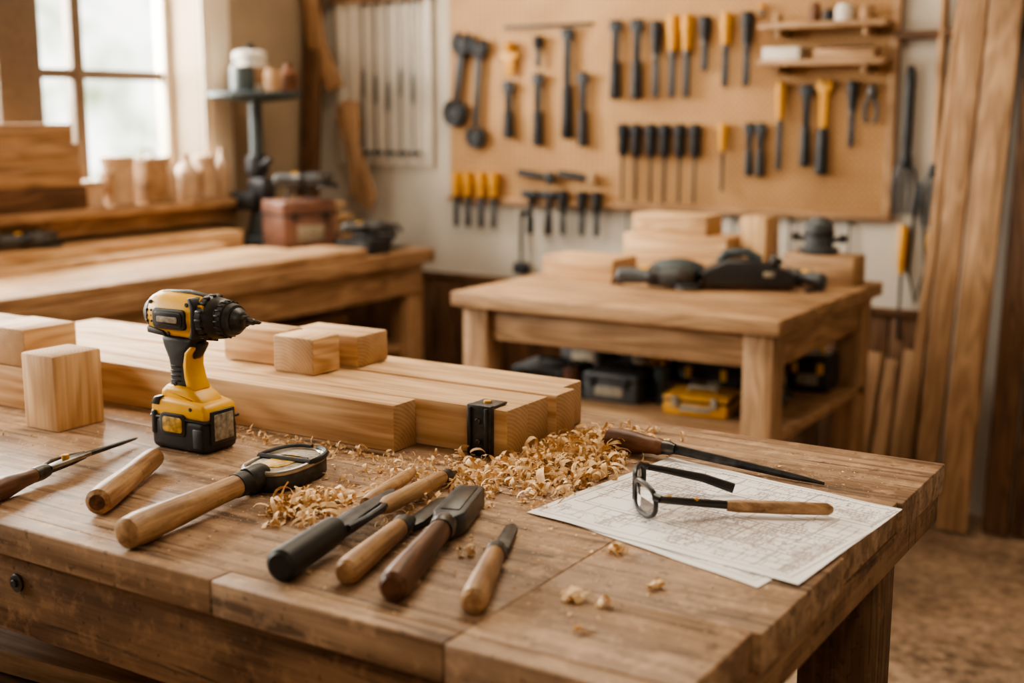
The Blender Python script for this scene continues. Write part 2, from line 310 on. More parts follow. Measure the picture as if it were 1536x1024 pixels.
d.lathe((.044,0,.224),(.082,0,.224),[(0,.033),(.08,.037),(.35,.0365),(.45,.033),(.5,.035),(.9,.033),(1,.030)],blackg,32)
for i in range(16):
    a=2*math.pi*i/16; d.box((.055,.0365*math.cos(a),.224+.0365*math.sin(a)),(.014,.004,.004),black,.001,Matrix.Rotation(a,4,'X'))
d.prism(rr(.048,.060,.234,.248,.003),.060,yel,bev=.001)
d.lathe((.081,0,.224),(.120,0,.224),[(0,.028),(.05,.0300),(.30,.0290),(.33,.0255),(.38,.027),(.60,.0245),(.64,.020),(.70,.0205),(.92,.015),(1,.010)],gun,30)
for i in range(20):
    a=2*math.pi*i/20; d.box((.087,.0298*math.cos(a),.224+.0298*math.sin(a)),(.010,.003,.003),black,.0008,Matrix.Rotation(a,4,'X'))
d.lathe((.118,0,.224),(.156,0,.224),[(0,.010),(.25,.009),(.3,.0060),(.6,.0055),(.65,.0038),(.9,.0032),(1,.0015)],steel,12)
for s_ in (-1,1):
    for x,z in ((-.058,.246),(.024,.246),(-.02,.196),(-.01,.112),(.03,.074)):
        d.cyl((x,s_*.026,z),(x,s_*(.0305 if z>.1 else .0385),z),.0035,iron,10)
d.obj('cordless_drill',(-1.546,1.447,TZ),.03)
# ------------------------------------------------------------------ hand tools on the bench
def place(mb,name,p,q,z):
    p=V(*p);q=V(*q); a=math.atan2(q.y-p.y,q.x-p.x); return mb.obj(name,(p.x,p.y,z),a)
L_=.240
place(MB().lathe((0,0,0),(L_,0,0),[(0,.012),(.02,.0185),(.10,.0200),(.3,.0192),(.55,.0178),(.58,.0165),(.60,.0178),(.62,.0170),(.64,.0178),(.9,.0170),(.98,.0155),(1,.008)],hand_l,28).cyl((-.0008,0,0),(.002,0,0),.0115,hand_d,16),'wooden_dowel_handle',(-1.380,1.106),(-1.493,1.310),TZ+.0201)
m=MB()
m.lathe((-.04,0,.0),(.075,0,.0),[(0,.008),(.06,.016),(.4,.017),(.75,.012),(.95,.011),(1,.009)],hand_d,24)
m.lathe((.07,0,0),(.10,0,0),[(0,.0115),(.5,.012),(1,.010)],steel,20)
m.prism([(.09,-.008),(.16,-.010),(.19,-.006),(.19,.006),(.15,.010),(.09,.008)],.010,steel,Matrix.Rotation(math.pi/2,4,'X'),bev=.002)
m.tube([(.10,.008,.004),(.13,.017,.004),(.17,.015,.002),(.20,.006,0)],.0035,steel,8)
m.tube([(.10,-.008,.004),(.13,-.015,.006),(.17,-.013,.004),(.20,-.004,0)],.0035,steel_l,8)
m.cyl((.145,0,.004),(.145,0,.013),.006,yel_o,12)
m.lathe((.185,0,0),(.335,0,-.008),[(0,.0060),(.7,.0045),(.95,.003),(1,.001)],gun,10,sx=1,sy=.8)
place(m,'marking_gouge',(-1.560,1.085),(-1.640,1.393),TZ+.0171)
m=MB()
m.lathe((0,0,.0),(.235,0,.0),[(0,.013),(.02,.0205),(.12,.0225),(.45,.0200),(.85,.0165),(1,.0165)],hand_l,30)
m.lathe((.232,0,.0),(.262,0,.0),[(0,.0178),(.5,.0185),(1,.016)],black,24)
m.lathe((.255,0,.0),(.300,0,-.004),[(0,.016),(.4,.018),(.8,.018),(1,.016)],gun,24,sx=1,sy=1.25)
def dloop(cx,a,b,n=44):
    out=[]
    for i in range(n):
        t=2*math.pi*i/n; c,s2=math.cos(t),math.sin(t)
        out.append((cx+a*math.copysign(abs(c)**.7,c),b*math.copysign(abs(s2)**.75,s2)))
    return out
RX=Matrix.Rotation(math.pi/2,4,'X')
m.prism(dloop(.356,.076,.048),.026,gun,Matrix.Translation((0,0,-.009))@RX,bev=.004)
m.prism(dloop(.356,.066,.038),.004,label,Matrix.Translation((0,0,.0055))@RX,bev=.001)
m.prism(dloop(.348,.036,.022),.003,labely,Matrix.Translation((0,0,.0075))@RX,bev=.001)
m.prism([(.372,-.028),(.380,-.028),(.380,.028),(.372,.028)],.003,blackg,Matrix.Translation((0,0,.0075))@RX,bev=.001)
m.tube([(x,y,.005) for x,y in dloop(.356,.072,.044)],.0050,steel_l,10,closed=True)
m.tube([(x,y,.0090) for x,y in dloop(.356,.075,.047) if x>.34],.0050,black,10)
m.box((.428,0,-.006),(.020,.05,.028),black,.006)
place(m,'strap_mallet',(-1.236,1.030),(-1.283,1.37),TZ+.0227)
m=MB()
m.lathe((0,0,0),(.14,0,.004),[(0,.015),(.03,.0205),(.1,.021),(.8,.0195),(.95,.018),(1,.012)],black,28)
m.prism([(.12,-.016),(.20,-.013),(.30,-.006),(.305,.004),(.24,.012),(.15,.016),(.12,.014)],.018,gun,Matrix.Translation((0,.0,.002))@RX,bev=.003)
m.tube([(.14,-.016,.006),(.18,-.024,.008),(.22,-.02,.006),(.27,-.012,.004)],.005,iron,8)
m.lathe((.25,.016,.002),(.44,.036,-.006),[(0,.009),(.15,.0115),(.8,.010),(1,.006)],hand_l,18)
m.lathe((.24,-.012,.002),(.435,-.018,-.006),[(0,.009),(.1,.0125),(.85,.0115),(.95,.010),(1,.009)],hand_l,18)
m.lathe((.43,-.018,-.006),(.475,-.020,-.010),[(0,.010),(.4,.0105),(.6,.006),(1,.003)],gun,14)
place(m,'bar_clamp_grip',(-.992,1.052),(-1.076,1.484),TZ+.0211)
def chisel(name,p,q,hl,bl,r,wm,bw,big=False,metal=gun):
    m=MB()
    m.lathe((0,0,0),(hl,0,.002),[(0,r*.7),(.025,r*.98),(.1,r*1.05),(.35,r*1.0),(.65,r*.88),(.9,r*.82),(1,r*.7)],wm,26,sx=.92)
    if big:
        m.lathe((hl-.012,0,.002),(hl+.012,0,.003),[(0,r*.84),(.5,r*.9),(1,r*.8)],steel,22)
        m.prism([(hl+.005,-.012),(hl+.03,-bw/2),(hl+.045,-bw/2),(hl+bl-.005,-bw*.46),(hl+bl,-bw*.40),(hl+bl,bw*.40),(hl+bl-.005,bw*.46),(hl+.045,bw/2),(hl+.03,bw/2),(hl+.005,.012)],.030,metal,Matrix.Translation((0,0,.0))@RX,bev=.003)
        m.prism([(hl+.035,-bw*.3),(hl+bl-.012,-bw*.28),(hl+bl-.012,bw*.28),(hl+.035,bw*.3)],.033,blackg,Matrix.Translation((0,0,.0))@RX,bev=.001)
    else:
        m.lathe((hl-.018,0,.002),(hl+.006,0,.002),[(0,r*.84),(.6,r*.86),(1,r*.7)],metal,22)
        m.lathe((hl,0,.002),(hl+.025,0,.0),[(0,r*.55),(1,r*.4)],metal,12)
        m.prism([(hl+.018,-bw*.35),(hl+.035,-bw/2),(hl+bl-.012,-bw*.42),(hl+bl,-bw*.1),(hl+bl,bw*.1),(hl+bl-.02,bw*.45),(hl+.035,bw/2),(hl+.018,bw*.35)],.007,metal,Matrix.Translation((0,0,-.001))@Matrix.Rotation(.03,4,'Y')@RX,bev=.0015)
    return place(m,name,p,q,TZ+r*1.05)
chisel('wood_chisel',(-.918,1.084),(-1.002,1.400),.185,.160,.0165,hand_l,.026)
chisel('carpenter_hatchet',(-.837,1.069),(-.962,1.418),.215,.150,.0195,hand_d,.044,big=True)
chisel('carving_knife',(-.740,1.090),(-.868,1.382),.165,.135,.0165,hand_l,.021)
m=MB()
m.lathe((0,0,0),(.105,0,0),[(0,.012),(.04,.0185),(.25,.0205),(.5,.0185),(.7,.0145),(.85,.0135),(.9,.0145),(1,.011)],hand_d,26)
m.lathe((.10,0,0),(.125,0,0),[(0,.0115),(.6,.0115),(1,.008)],steel,20)
m.lathe((.12,0,0),(.372,0,-.017),[(0,.007),(.3,.0065),(.8,.0048),(1,.002)],gun,6,sx=.7,sy=1.2)
place(m,'wood_file',(-.946,1.794),(-.600,1.790),TZ+.0206)
# ------------------------------------------------------------------ plans + glasses
pm,nt,b=newmat('plan_paper'); L=nt.links.new
tc=N(nt,'ShaderNodeTexCoord'); base=(.87,.84,.82,1)
def lines(mort,bw,rh,off,rotz=0,squash=1.0):
    mp=N(nt,'ShaderNodeMapping'); mp.inputs['Location'].default_value=off; mp.inputs['Rotation'].default_value=(0,0,rotz); L(tc.outputs['Object'],mp.inputs['Vector'])
    br=N(nt,'ShaderNodeTexBrick',squash=squash,squash_frequency=3); br.inputs['Scale'].default_value=1; br.inputs['Mortar Size'].default_value=mort; br.inputs['Mortar Smooth'].default_value=0; br.inputs['Brick Width'].default_value=bw; br.inputs['Row Height'].default_value=rh
    br.offset=.37; L(mp.outputs[0],br.inputs['Vector']); return br.outputs['Fac']
def mt(op,a_,b_):
    q=N(nt,'ShaderNodeMath',operation=op)
    for i,v in enumerate((a_,b_)):
        if isinstance(v,(int,float)): q.inputs[i].default_value=v
        else: L(v,q.inputs[i])
    return q.outputs[0]
def nz(sc,det=2):
    q=N(nt,'ShaderNodeTexNoise'); q.inputs['Scale'].default_value=sc; q.inputs['Detail'].default_value=det; L(tc.outputs['Object'],q.inputs['Vector']); return q.outputs['Fac']
n9=nz(9)
l1=lines(.0008,.071,.043,(0,0,0)); l2=mt('MULTIPLY',lines(.0008,.027,.019,(.01,.02,0),0,.6),mt('GREATER_THAN',n9,.48)); l3=lines(.0012,.12,.085,(.05,.01,0))
l4=mt('MULTIPLY',lines(.0009,.012,.009,(.01,.0,0),0,.5),mt('GREATER_THAN',nz(14),.56))
cont=mt('MULTIPLY',mt('LESS_THAN',mt('FRACT',mt('MULTIPLY',nz(24,3),9),0),.13),mt('GREATER_THAN',nz(6,1),.52))
allm=mt('MAXIMUM',mt('MAXIMUM',mt('MAXIMUM',l1,l2),mt('MAXIMUM',l3,l4)),cont)
sp=N(nt,'ShaderNodeSeparateXYZ'); L(tc.outputs['Generated'],sp.inputs[0])
def edge(lim): return mt('MULTIPLY',mt('LESS_THAN',mt('ABSOLUTE',mt('SUBTRACT',sp.outputs[0],.5),0),lim),mt('LESS_THAN',mt('ABSOLUTE',mt('SUBTRACT',sp.outputs[1],.5),0),lim))
frame=mt('SUBTRACT',edge(.46),edge(.455))
tint=mt('MULTIPLY',mt('MULTIPLY',mt('GREATER_THAN',nz(7,3),.58),edge(.42)),.25)
fac=mt('MAXIMUM',mt('MAXIMUM',mt('MULTIPLY',mt('MULTIPLY',edge(.44),allm),.75),mt('MULTIPLY',frame,.7)),tint)
mx=N(nt,'ShaderNodeMix',data_type='RGBA'); L(fac,mx.inputs[0]); mx.inputs[6].default_value=base; mx.inputs[7].default_value=(.20,.12,.10,1)
L(mx.outputs[2],b.inputs['Base Color']); b.inputs['Roughness'].default_value=.7
def sheet(name,c,z,lift=.0):
    P=[V(x,y,0) for x,y in c]; cen=sum(P,V(0,0,0))/4
    tb=bmesh.new(); n=24; g=[]
    ang=math.atan2((P[3]-P[0]).y,(P[3]-P[0]).x); Ri=Matrix.Rotation(-ang,4,'Z')
    for i in range(n+1):
        row=[]
        for j in range(n+1):
            u,v=i/n,j/n; p=(P[0]*(1-u)+P[3]*u)*(1-v)+(P[1]*(1-u)+P[2]*u)*v-cen
            h=lift*(max(0,u-.85)*3)**2*.3+.0009*math.sin(u*9+v*5)**2
            q=Ri@p; row.append(tb.verts.new((q.x,q.y,h)))
        g.append(row)
    for i in range(n):
        for j in range(n): tb.faces.new((g[i][j],g[i+1][j],g[i+1][j+1],g[i][j+1]))
    m=MB(); m.add(tb,pm)
    return m.obj(name,(cen.x,cen.y,z),ang)
sheet('paper_plan',[(-.875,1.448),(-.80,1.795),(-.455,1.715),(-.505,1.342)],TZ+.0008)
sheet('paper_plan',[(-.883,1.437),(-.835,1.803),(-.440,1.727),(-.466,1.372)],TZ+.0022,.01)
g=MB(); ctr=V(-.76,1.54,TZ+.024)
nh=V(-.722,1.470,TZ+.030); fh=V(-.806,1.602,TZ+.034)
ex=(fh-nh).normalized(); fwd=V(-ex.y,ex.x,0)
if fwd.x<0: fwd=-fwd
def gp(u,z,b=0):
    q=nh.lerp(fh,u); return V(q.x,q.y,TZ+z)+fwd*b
def lens(c0,hw,hh):
    pts=[]
    for i in range(28):
        t=2*math.pi*i/28; c,s_=math.cos(t),math.sin(t)
        u=c0+hw*math.copysign(abs(c)**.75,c); z=hh*math.copysign(abs(s_)**.75,s_)
        pts.append(gp(u,.0260+z,.022*(abs(u-.5)*2)**2))
    return pts
for c0 in (.235,.765):
    P=lens(c0,.215,.0220); g.tube([tuple(p-ctr) for p in P],.0037,blackg,10,closed=True)
g.tube([tuple(gp(.44,.038)-ctr),tuple(gp(.5,.042)-ctr),tuple(gp(.56,.038)-ctr)],.0040,blackg,8)
g.tube([tuple(gp(.02,.038,.018)-ctr),tuple(gp(-.02,.036,.026)-ctr)],.0058,blackg,8); g.tube([tuple(gp(.98,.038,.018)-ctr),tuple(gp(1.02,.036,.026)-ctr)],.0058,blackg,8)
t0=gp(1.02,.036,.022)
g.tube([tuple(t0-ctr),(-.765-ctr.x,1.625-ctr.y,.033-.024),(-.71-ctr.x,1.648-ctr.y,.023-.024),(-.668-ctr.x,1.664-ctr.y,.0095-.024)],[.0048,.0052,.0066,.0075],blackg,10)
t1=gp(-.02,.036,.022)
g.tube([tuple(t1-ctr),(-.695-ctr.x,1.515-ctr.y,.026-.024),(-.635-ctr.x,1.575-ctr.y,.0135-.024)],[.0048,.0055,.0062],blackg,10)
g.lathe((-.640-ctr.x,1.571-ctr.y,.0132-.024),(-.512-ctr.x,1.640-ctr.y,.0110-.024),[(0,.0076),(.1,.0090),(.6,.0094),(.95,.0086),(1,.004)],hand_l,16)
for q in ((-.70,1.511,.0305),(-.672,1.538,.0245)): g.ball((q[0]-ctr.x,q[1]-ctr.y,q[2]-.024),(.0045,.0045,.0040),yel_o,10)
gm,nt,b=newmat('lens_glass'); b.inputs['Transmission Weight'].default_value=.95; b.inputs['Base Color'].default_value=(.36,.33,.30,1); b.inputs['IOR'].default_value=1.15
no=N(nt,'ShaderNodeTexNoise'); no.inputs['Scale'].default_value=20; mr=N(nt,'ShaderNodeMapRange'); mr.inputs['To Min'].default_value=.02; mr.inputs['To Max'].default_value=.08; nt.links.new(no.outputs['Fac'],mr.inputs['Value']); nt.links.new(mr.outputs[0],b.inputs['Roughness'])
for c0 in (.235,.765):
    tb=bmesh.new(); P=lens(c0,.21,.0210); vs=[tb.verts.new(p-ctr) for p in P]; tb.faces.new(vs); bmesh.ops.solidify(tb,geom=tb.faces[:],thickness=.0012); g.add(tb,gm)
g.obj('safety_glasses',tuple(ctr+V(0,0,.0035)))
# ------------------------------------------------------------------ shavings
tb=bmesh.new()
def curl(x,y,z,sz,w,flat=1.0):
    n=random.randint(7,14); turns=R(.25,1.5); r0=sz*R(.2,.48); drift=R(-.5,.8)*sz
    M=Matrix.Translation((x,y,z))@Matrix.Rotation(R(0,6.28),4,'Z')@Matrix.Rotation(R(-.9,.9),4,'X')@Matrix.Rotation(R(-.7,.7),4,'Y')
    prev=None; a0=R(-2.6,-.6)
    for i in range(n+1):
        t=i/n; a=a0+turns*2*math.pi*t; r=r0*(1+.6*t)
        c=V(r*math.cos(a),drift*t,r*math.sin(a)*flat); ww=w*(.45+.55*math.sin(math.pi*min(1,t*1.05+.04)))*R(.8,1.15)
        p=M@(c+V(0,-ww/2,0)); q=M@(c+V(R(-.0008,.0008),ww/2,R(-.0006,.0006)))
        if p.z<TZ+.0006: p.z=TZ+.0006+R(0,.0006)
        if q.z<TZ+.0006: q.z=TZ+.0006+R(0,.0006)
        cur=(tb.verts.new(p),tb.verts.new(q))
        if prev: tb.faces.new((prev[0],prev[1],cur[1],cur[0]))
        prev=cur
def inside_obst(x,y):
    if y>1.578 and y<1.95 and x<-1.038 and (x<-1.22 or y>1.635): return True
    return False
def gauss_pile(n,cx,cy,sx,sy,rot,h,s0,s1):
    for _ in range(n):
        u,v=random.gauss(0,1),random.gauss(0,1)
        if u*u+v*v>6: continue
        x=cx+u*sx*math.cos(rot)-v*sy*math.sin(rot); y=cy+u*sx*math.sin(rot)+v*sy*math.cos(rot)
        if inside_obst(x,y): continue
        if x>-.86 and y<1.79 and y>1.45: continue
        hh=h*math.exp(-(u*u+v*v)/1.6); s_=R(s0,s1)*(1 if random.random()<.85 else 1.4); curl(x,y,TZ+.004+R(0,1)*hh,s_,s_*R(.12,.40),R(.5,1))
gauss_pile(560,-.980,1.730,.058,.100,-.2,.028,.010,.028)
gauss_pile(360,-.965,1.60,.065,.070,.5,.012,.008,.026)
gauss_pile(190,-1.150,1.285,.026,.040,.5,.020,.010,.030)
gauss_pile(70,-1.09,1.38,.06,.05,.2,.003,.006,.020)
gauss_pile(110,-1.18,1.50,.11,.045,0,.003,.006,.022)
gauss_pile(110,-1.40,1.545,.16,.025,0,.002,.004,.016)
gauss_pile(110,-1.05,1.52,.07,.06,0,.006,.008,.024)
gauss_pile(30,-.86,1.30,.14,.12,0,0,.004,.010)
gauss_pile(24,-1.85,1.34,.15,.03,0,0,.004,.010)
for x,y,s_ in [(-.669,1.199,.026),(-.604,1.275,.018),(-.622,1.123,.02),(-.632,1.195,.014),(-.70,1.36,.02),(-1.04,1.21,.02),(-.86,1.25,.02)]:
    for _ in range(4): curl(x+R(-.005,.005),y+R(-.005,.005),TZ+.005,s_,R(.005,.011),.6)
m=MB(); m.add(tb,shav_m); m.obj('wood_shavings',smooth=60)
tb=bmesh.new()
def crumb(x,y,s_):
    c=V(x,y,TZ+.0006); vs=[tb.verts.new(c+V(R(-s_,s_),R(-s_,s_),R(0,s_*.7))) for _ in range(4)]
    for a_ in ((0,1,2),(0,2,3),(0,3,1),(1,3,2)):
        tb.faces.new([vs[i] for i in a_])
for n_,cx,cy,sx,sy in [(1700,-1.0,1.55,.14,.13),(1100,-1.15,1.38,.12,.10),(1100,-1.4,1.53,.2,.05),(800,-.8,1.3,.18,.14),(500,-1.75,1.45,.2,.1),(600,-1.2,1.2,.25,.1),(300,-.62,1.2,.08,.08),(250,-.6,1.86,.1,.05)]:
    for _ in range(n_):
        x=random.gauss(cx,sx); y=random.gauss(cy,sy)
        if x>-.47 or y<1.02 or y>2.0 or inside_obst(x,y): continue
        crumb(x,y,R(.0006,.0020) if random.random()<.93 else R(.002,.0045))
m=MB(); m.add(tb,shav_m); m.obj('sawdust')
# ------------------------------------------------------------------ back table
t=empty('workshop_table',(-1.72,3.7,0))
def tp(m,n):
    o=m.obj(n); o.parent=t; o.matrix_parent_inverse=Matrix.Translation((1.72,-3.7,0))
tp(MB().bb(-2.262,-1.175,3.215,3.52,.835,.88,mid['x'],.004).bb(-2.262,-1.178,3.523,3.85,.835,.88,mid['x'],.004).bb(-2.262,-1.175,3.853,4.19,.835,.88,mid['x'],.004),'table_top')
tp(MB().bb(-2.2,-1.24,3.27,3.30,.73,.834,mid['x']).bb(-2.2,-1.24,4.10,4.13,.73,.834,mid['x']).bb(-1.24,-1.21,3.30,4.1,.73,.834,mid['y']).bb(-2.23,-2.20,3.30,4.1,.73,.834,mid['y']),'apron')
for i,(x,y) in enumerate([(-2.19,3.29),(-1.245,3.29),(-1.245,4.11),(-2.19,4.11)]): tp(MB().box((x,y,.417),(.09,.09,.834),mid['z'],.004),'leg_%d'%(i+1))
tp(MB().bb(-2.2,-1.2,3.33,4.12,.51,.54,mid['x']),'shelf'); tp(MB().bb(-2.15,-1.29,3.30,3.33,.46,.54,mid['x']),'shelf_rail')
block('light_wood_block',-2.20,-1.93,3.68,3.86,.8803,.955,pine['x'],pine_e['x'],0)
block('light_wood_block',-2.03,-1.64,3.95,4.12,.8803,1.02,pine['x'],pine_e['x'],0)
block('light_wood_block',-2.00,-1.72,3.96,4.10,1.0205,1.09,pine['x'],pine_e['x'],0)
block('light_wood_block',-1.62,-1.53,4.02,4.15,.8803,1.09,pine['z'],pine_e['z'],2)
block('light_wood_block',-1.46,-1.22,4.00,4.13,.8803,.975,mid['x'],pine_e['x'],0)
def grinder(name,loc,rot,s=1.0):
    m=MB()
    m.lathe((-.15*s,0,.05*s),(.10*s,0,.05*s),[(0,.02*s),(.05,.033*s),(.3,.034*s),(.5,.03*s),(.55,.036*s),(.95,.042*s),(1,.036*s)],greyc,24)
    m.lathe((-.02*s,0,.05*s),(.03*s,0,.05*s),[(0,.037*s),(.1,.04*s),(.9,.04*s),(1,.037*s)],blackg,24)
    m.box((.13*s,0,.055*s),(.08*s,.07*s,.06*s),steel,.012*s)
    m.cyl((.14*s,0,.03*s),(.14*s,0,.012*s),.062*s,iron,28); m.cyl((.14*s,0,.012*s),(.14*s,0,.004*s),.056*s,steel_l,28)
    m.lathe((.13*s,.03*s,.06*s),(.13*s,.15*s,.075*s),[(0,.008*s),(.2,.009*s),(.25,.015*s),(.9,.017*s),(1,.01*s)],black,16)
    m.tube([(-.15*s,0,.05*s),(-.17*s,.01*s,.03*s),(-.18*s,.04*s,.01*s),(-.14*s,.07*s,.006*s)],.005*s,black,8)
    m.box((-.03*s,0,.082*s),(.05*s,.02*s,.012*s),yel,.003*s)
    return m.obj(name,loc,rot)
def saw(name,loc,rot,s=1.0):
    m=MB()
    m.box((0,0,.008*s),(.30*s,.14*s,.008*s),steel,.003)
    m.cyl((.03*s,.0,.07*s),(.03*s,.02*s,.07*s),.065*s,greyc,32); m.cyl((.03*s,-.005*s,.06*s),(.03*s,0,.06*s),.05*s,iron,32)
    m.cyl((.02*s,.02*s,.065*s),(.02*s,.13*s,.065*s),.042*s,black,24)
    m.prism([(-.15*s,.03*s),(-.04*s,.02*s),(.02*s,.05*s),(.02*s,.11*s),(-.06*s,.125*s),(-.13*s,.09*s)],.05*s,blackg,Matrix.Translation((0,.04*s,0)),.012*s)
    m.tube([(.05*s,.03*s,.11*s),(.10*s,.04*s,.12*s),(.13*s,.03*s,.09*s)],.012*s,blackg,12)
    return m.obj(name,loc,rot)
def sander(name,loc,rot,s=1.0):
    m=MB()
    m.prism([(-.12*s,.01*s),(.12*s,.01*s),(.14*s,.03*s),(.13*s,.055*s),(.06*s,.075*s),(.02*s,.09*s),(-.06*s,.09*s),(-.10*s,.07*s),(-.14*s,.05*s)],.09*s,blackg,None,.010*s,3)
    m.prism([(-.125*s,.004*s),(.125*s,.004*s),(.14*s,.02*s),(.125*s,.036*s),(-.125*s,.036*s),(-.14*s,.02*s)],.075*s,hand_d,None,.004*s)
    m.tube([(-.08*s,0,.08*s),(-.06*s,0,.105*s),(.0,0,.11*s),(.04*s,0,.085*s)],.013*s,bluegrey,12)
    m.ball((-.20*s,.02*s,.045*s),(.09*s,.055*s,.042*s),bluegrey,20)
    m.cyl((.07*s,0,.07*s),(.09*s,0,.095*s),.02*s,steel,18)
    m.box((.06*s,-.046*s,.05*s),(.03*s,.004*s,.015*s),label,.001)
    m.tube([(.12*s,.03*s,.04*s),(.18*s,.06*s,.01*s),(.22*s,.02*s,.007*s),(.16*s,-.08*s,.007*s)],.005*s,black,8)
    return m.obj(name,loc,rot)
sander('belt_sander',(-1.49,3.76,.8803),.45,1.1)
grinder('angle_grinder',(-1.75,3.62,.8803),.25,.8)
grinder('angle_grinder',(-1.36,3.89,.8803),2.75,.68)
m=MB().lathe((0,0,0),(0,0,.12),[(0,.06),(.08,.066),(.16,.066),(.18,.045),(.3,.047),(.8,.047),(.86,.040),(1,.026)],greyc,28)
for s_ in (-1,1): m.cyl((s_*.04,0,.045),(s_*.072,0,.05),.009,iron,12).ball((s_*.08,0,.052),(.016,.016,.016),black,14)
m.lathe((0,0,.06),(0,0,.075),[(0,.048),(.2,.051),(.8,.051),(1,.048)],black,28)
m.obj('wood_router',(-1.36,4.065,.9757))
def toolbox(name,loc,rot,dx,dy,dz,mb,ml,mh):
    m=MB(); m.box((0,0,dz*.35),(dx,dy,dz*.7),mb,.008); m.box((0,0,dz*.8),(dx*1.02,dy*1.02,dz*.28),ml,.012)
    m.box((0,0,dz*.68),(dx*1.03,dy*1.03,.008),black,.002)
    for s_ in (-1,1): m.box((s_*dx*.3,-dy*.52,dz*.66),(.02,.008,.035),mh,.002)
    m.tube([(-dx*.22,0,dz*.93),(-dx*.2,0,dz*1.12),(dx*.2,0,dz*1.12),(dx*.22,0,dz*.93)],.007,mh,8)
    m.box((0,-dy*.505,dz*.35),(dx*.5,.003,dz*.3),label,.001)
    return m.obj(name,loc,rot)
toolbox('tool_case',(-2.05,3.50,.5405),.1,.22,.18,.09,greyc,greyc,black)
toolbox('tool_case',(-1.86,3.92,.5405),-.1,.22,.20,.17,black,greyc,steel)
toolbox('tool_case',(-1.80,3.50,.5405),.05,.19,.18,.10,greyc,greyc,black)
toolbox('tool_case',(-1.60,3.90,.5405),-.05,.20,.2,.19,black,greyc,yel)
toolbox('tool_case',(-1.50,3.46,.5405),.12,.20,.16,.065,yel_o,yel_o,label)
toolbox('tool_case',(-1.55,3.66,.5405),.0,.20,.12,.13,black,black,yel)
toolbox('tool_case',(-1.33,3.97,.5405),.1,.14,.16,.12,black,black,yel)
toolbox('tool_case',(-2.10,3.88,.5405),.1,.18,.2,.15,greyc,bluegrey,black)
grinder('angle_grinder',(-1.33,3.69,.5405),1.9,.55)
for i,(x,y,r_,h,mt_) in enumerate([(-1.925,3.40,.025,.10,redb),(-1.655,3.50,.025,.12,bluegrey),(-1.34,3.46,.035,.08,black),(-1.95,3.68,.04,.14,greyc),(-1.76,3.70,.035,.15,yel_o)]):
    MB().lathe((0,0,0),(0,0,h),[(0,r_*.95),(.03,r_),(.85,r_),(.88,r_*1.05),(.97,r_*1.05),(1,r_*.9)],mt_,18).lathe((0,0,h),(0,0,h+.02),[(0,r_*.3),(1,r_*.3)],yel_o if i%2 else steel,10).obj('paint_can',(x,y,.5405))
# ------------------------------------------------------------------ left bench
t=empty('wall_bench',(-3.5,3,0))
def lp(m,n):
    o=m.obj(n); o.parent=t; o.matrix_parent_inverse=Matrix.Translation((3.5,-3,0))
lp(MB().bb(-3.99,-3.54,.6,4.25,.825,.88,mid['y'],.004).bb(-3.537,-3.065,.6,4.25,.825,.88,mid['y'],.004),'bench_top')
lp(MB().bb(-3.14,-3.10,.7,4.2,.70,.824,mid['y']),'apron')
for i,y in enumerate((.8,1.9,3.0,4.17)): lp(MB().bb(-3.2,-3.11,y-.05,y+.05,0,.824,mid['z']).bb(-3.95,-3.86,y-.05,y+.05,0,.824,dk['z']),'leg_%d'%(i+1))
lp(MB().bb(-3.95,-3.15,.7,4.2,.45,.48,mid['y']),'lower_shelf'); lp(MB().bb(-3.93,-3.9,.7,4.2,.28,.8,dk['y']),'back_panel')
block('long_plank',-3.93,-3.72,1.6,3.80,.8803,.96,pine['y'],pine_e['y'],1)
block('long_plank',-3.60,-3.36,1.5,3.72,.8803,.905,pine['y'],pine_e['y'],1)
block('long_plank',-3.33,-3.09,1.4,3.83,.8803,.915,mid['y'],pine_e['y'],1)
block('long_plank',-3.70,-3.62,1.5,3.6,.8803,.925,pine['y'],pine_e['y'],1)
m=MB()
for i in range(16): m.box((-3.5+R(-.12,.12),3.1+(i%3-1)*.65,.48+.022+(i//3)*.042),(.12,.55+R(0,.08),.04),(dk if i%2 else mid)['y'],.002,R(-.05,.05),pine_e['y'],1)
m.obj('offcut_pile')
toolbox('storage_case',(-3.50,3.90,.8805),1.2,.24,.20,.22,redb,redb,black)
saw('circular_saw',(-3.28,4.13,.8803),.25,.8)
grinder('angle_grinder',(-3.47,3.89,1.132),.5,.75)
grinder('angle_grinder',(-3.82,2.82,.9603),1.4,.7)
toolbox('tool_case',(-3.20,3.94,.8805),.0,.18,.14,.06,black,black,greyc)
grinder('angle_grinder',(-3.18,3.93,.955),.8,.6)
m=MB()
for i in range(7): m.box((R(-.03,.03),R(-.015,.015),.015+i*.026),(R(.15,.24),R(.06,.10),.024),(mid if i%2 else pine)['x'],.003,R(-.3,.3),pine_e['x'],0)
m.obj('offcut_stack',(-3.58,4.15,.8803))
m=MB()
m.box((0,0,.02),(.24,.2,.04),bluegrey,.01); m.lathe((0,0,.04),(0,0,.14),[(0,.06),(.3,.05),(1,.034)],bluegrey,24)
m.cyl((0,0,.1),(0,0,.62),.028,bluegrey,20); m.lathe((0,0,.30),(0,0,.38),[(0,.04),(.1,.048),(.9,.048),(1,.04)],iron,20)
m.cyl((0,0,.33),(.11,-.05,.36),.010,iron,10); m.ball((.115,-.052,.362),(.016,.016,.016),black); m.cyl((0,0,.36),(-.1,.06,.30),.010,iron,10)
m.box((.04,-.02,.24),(.10,.08,.10),iron,.02); m.box((-.03,-.03,.19),(.14,.1,.08),iron,.02)
m.lathe((0,0,.60),(0,0,.645),[(0,.05),(.4,.19),(.55,.20),(.9,.20),(1,.19)],bluegrey,36)
m.obj('pedestal_stand',(-3.78,3.96,.8805))
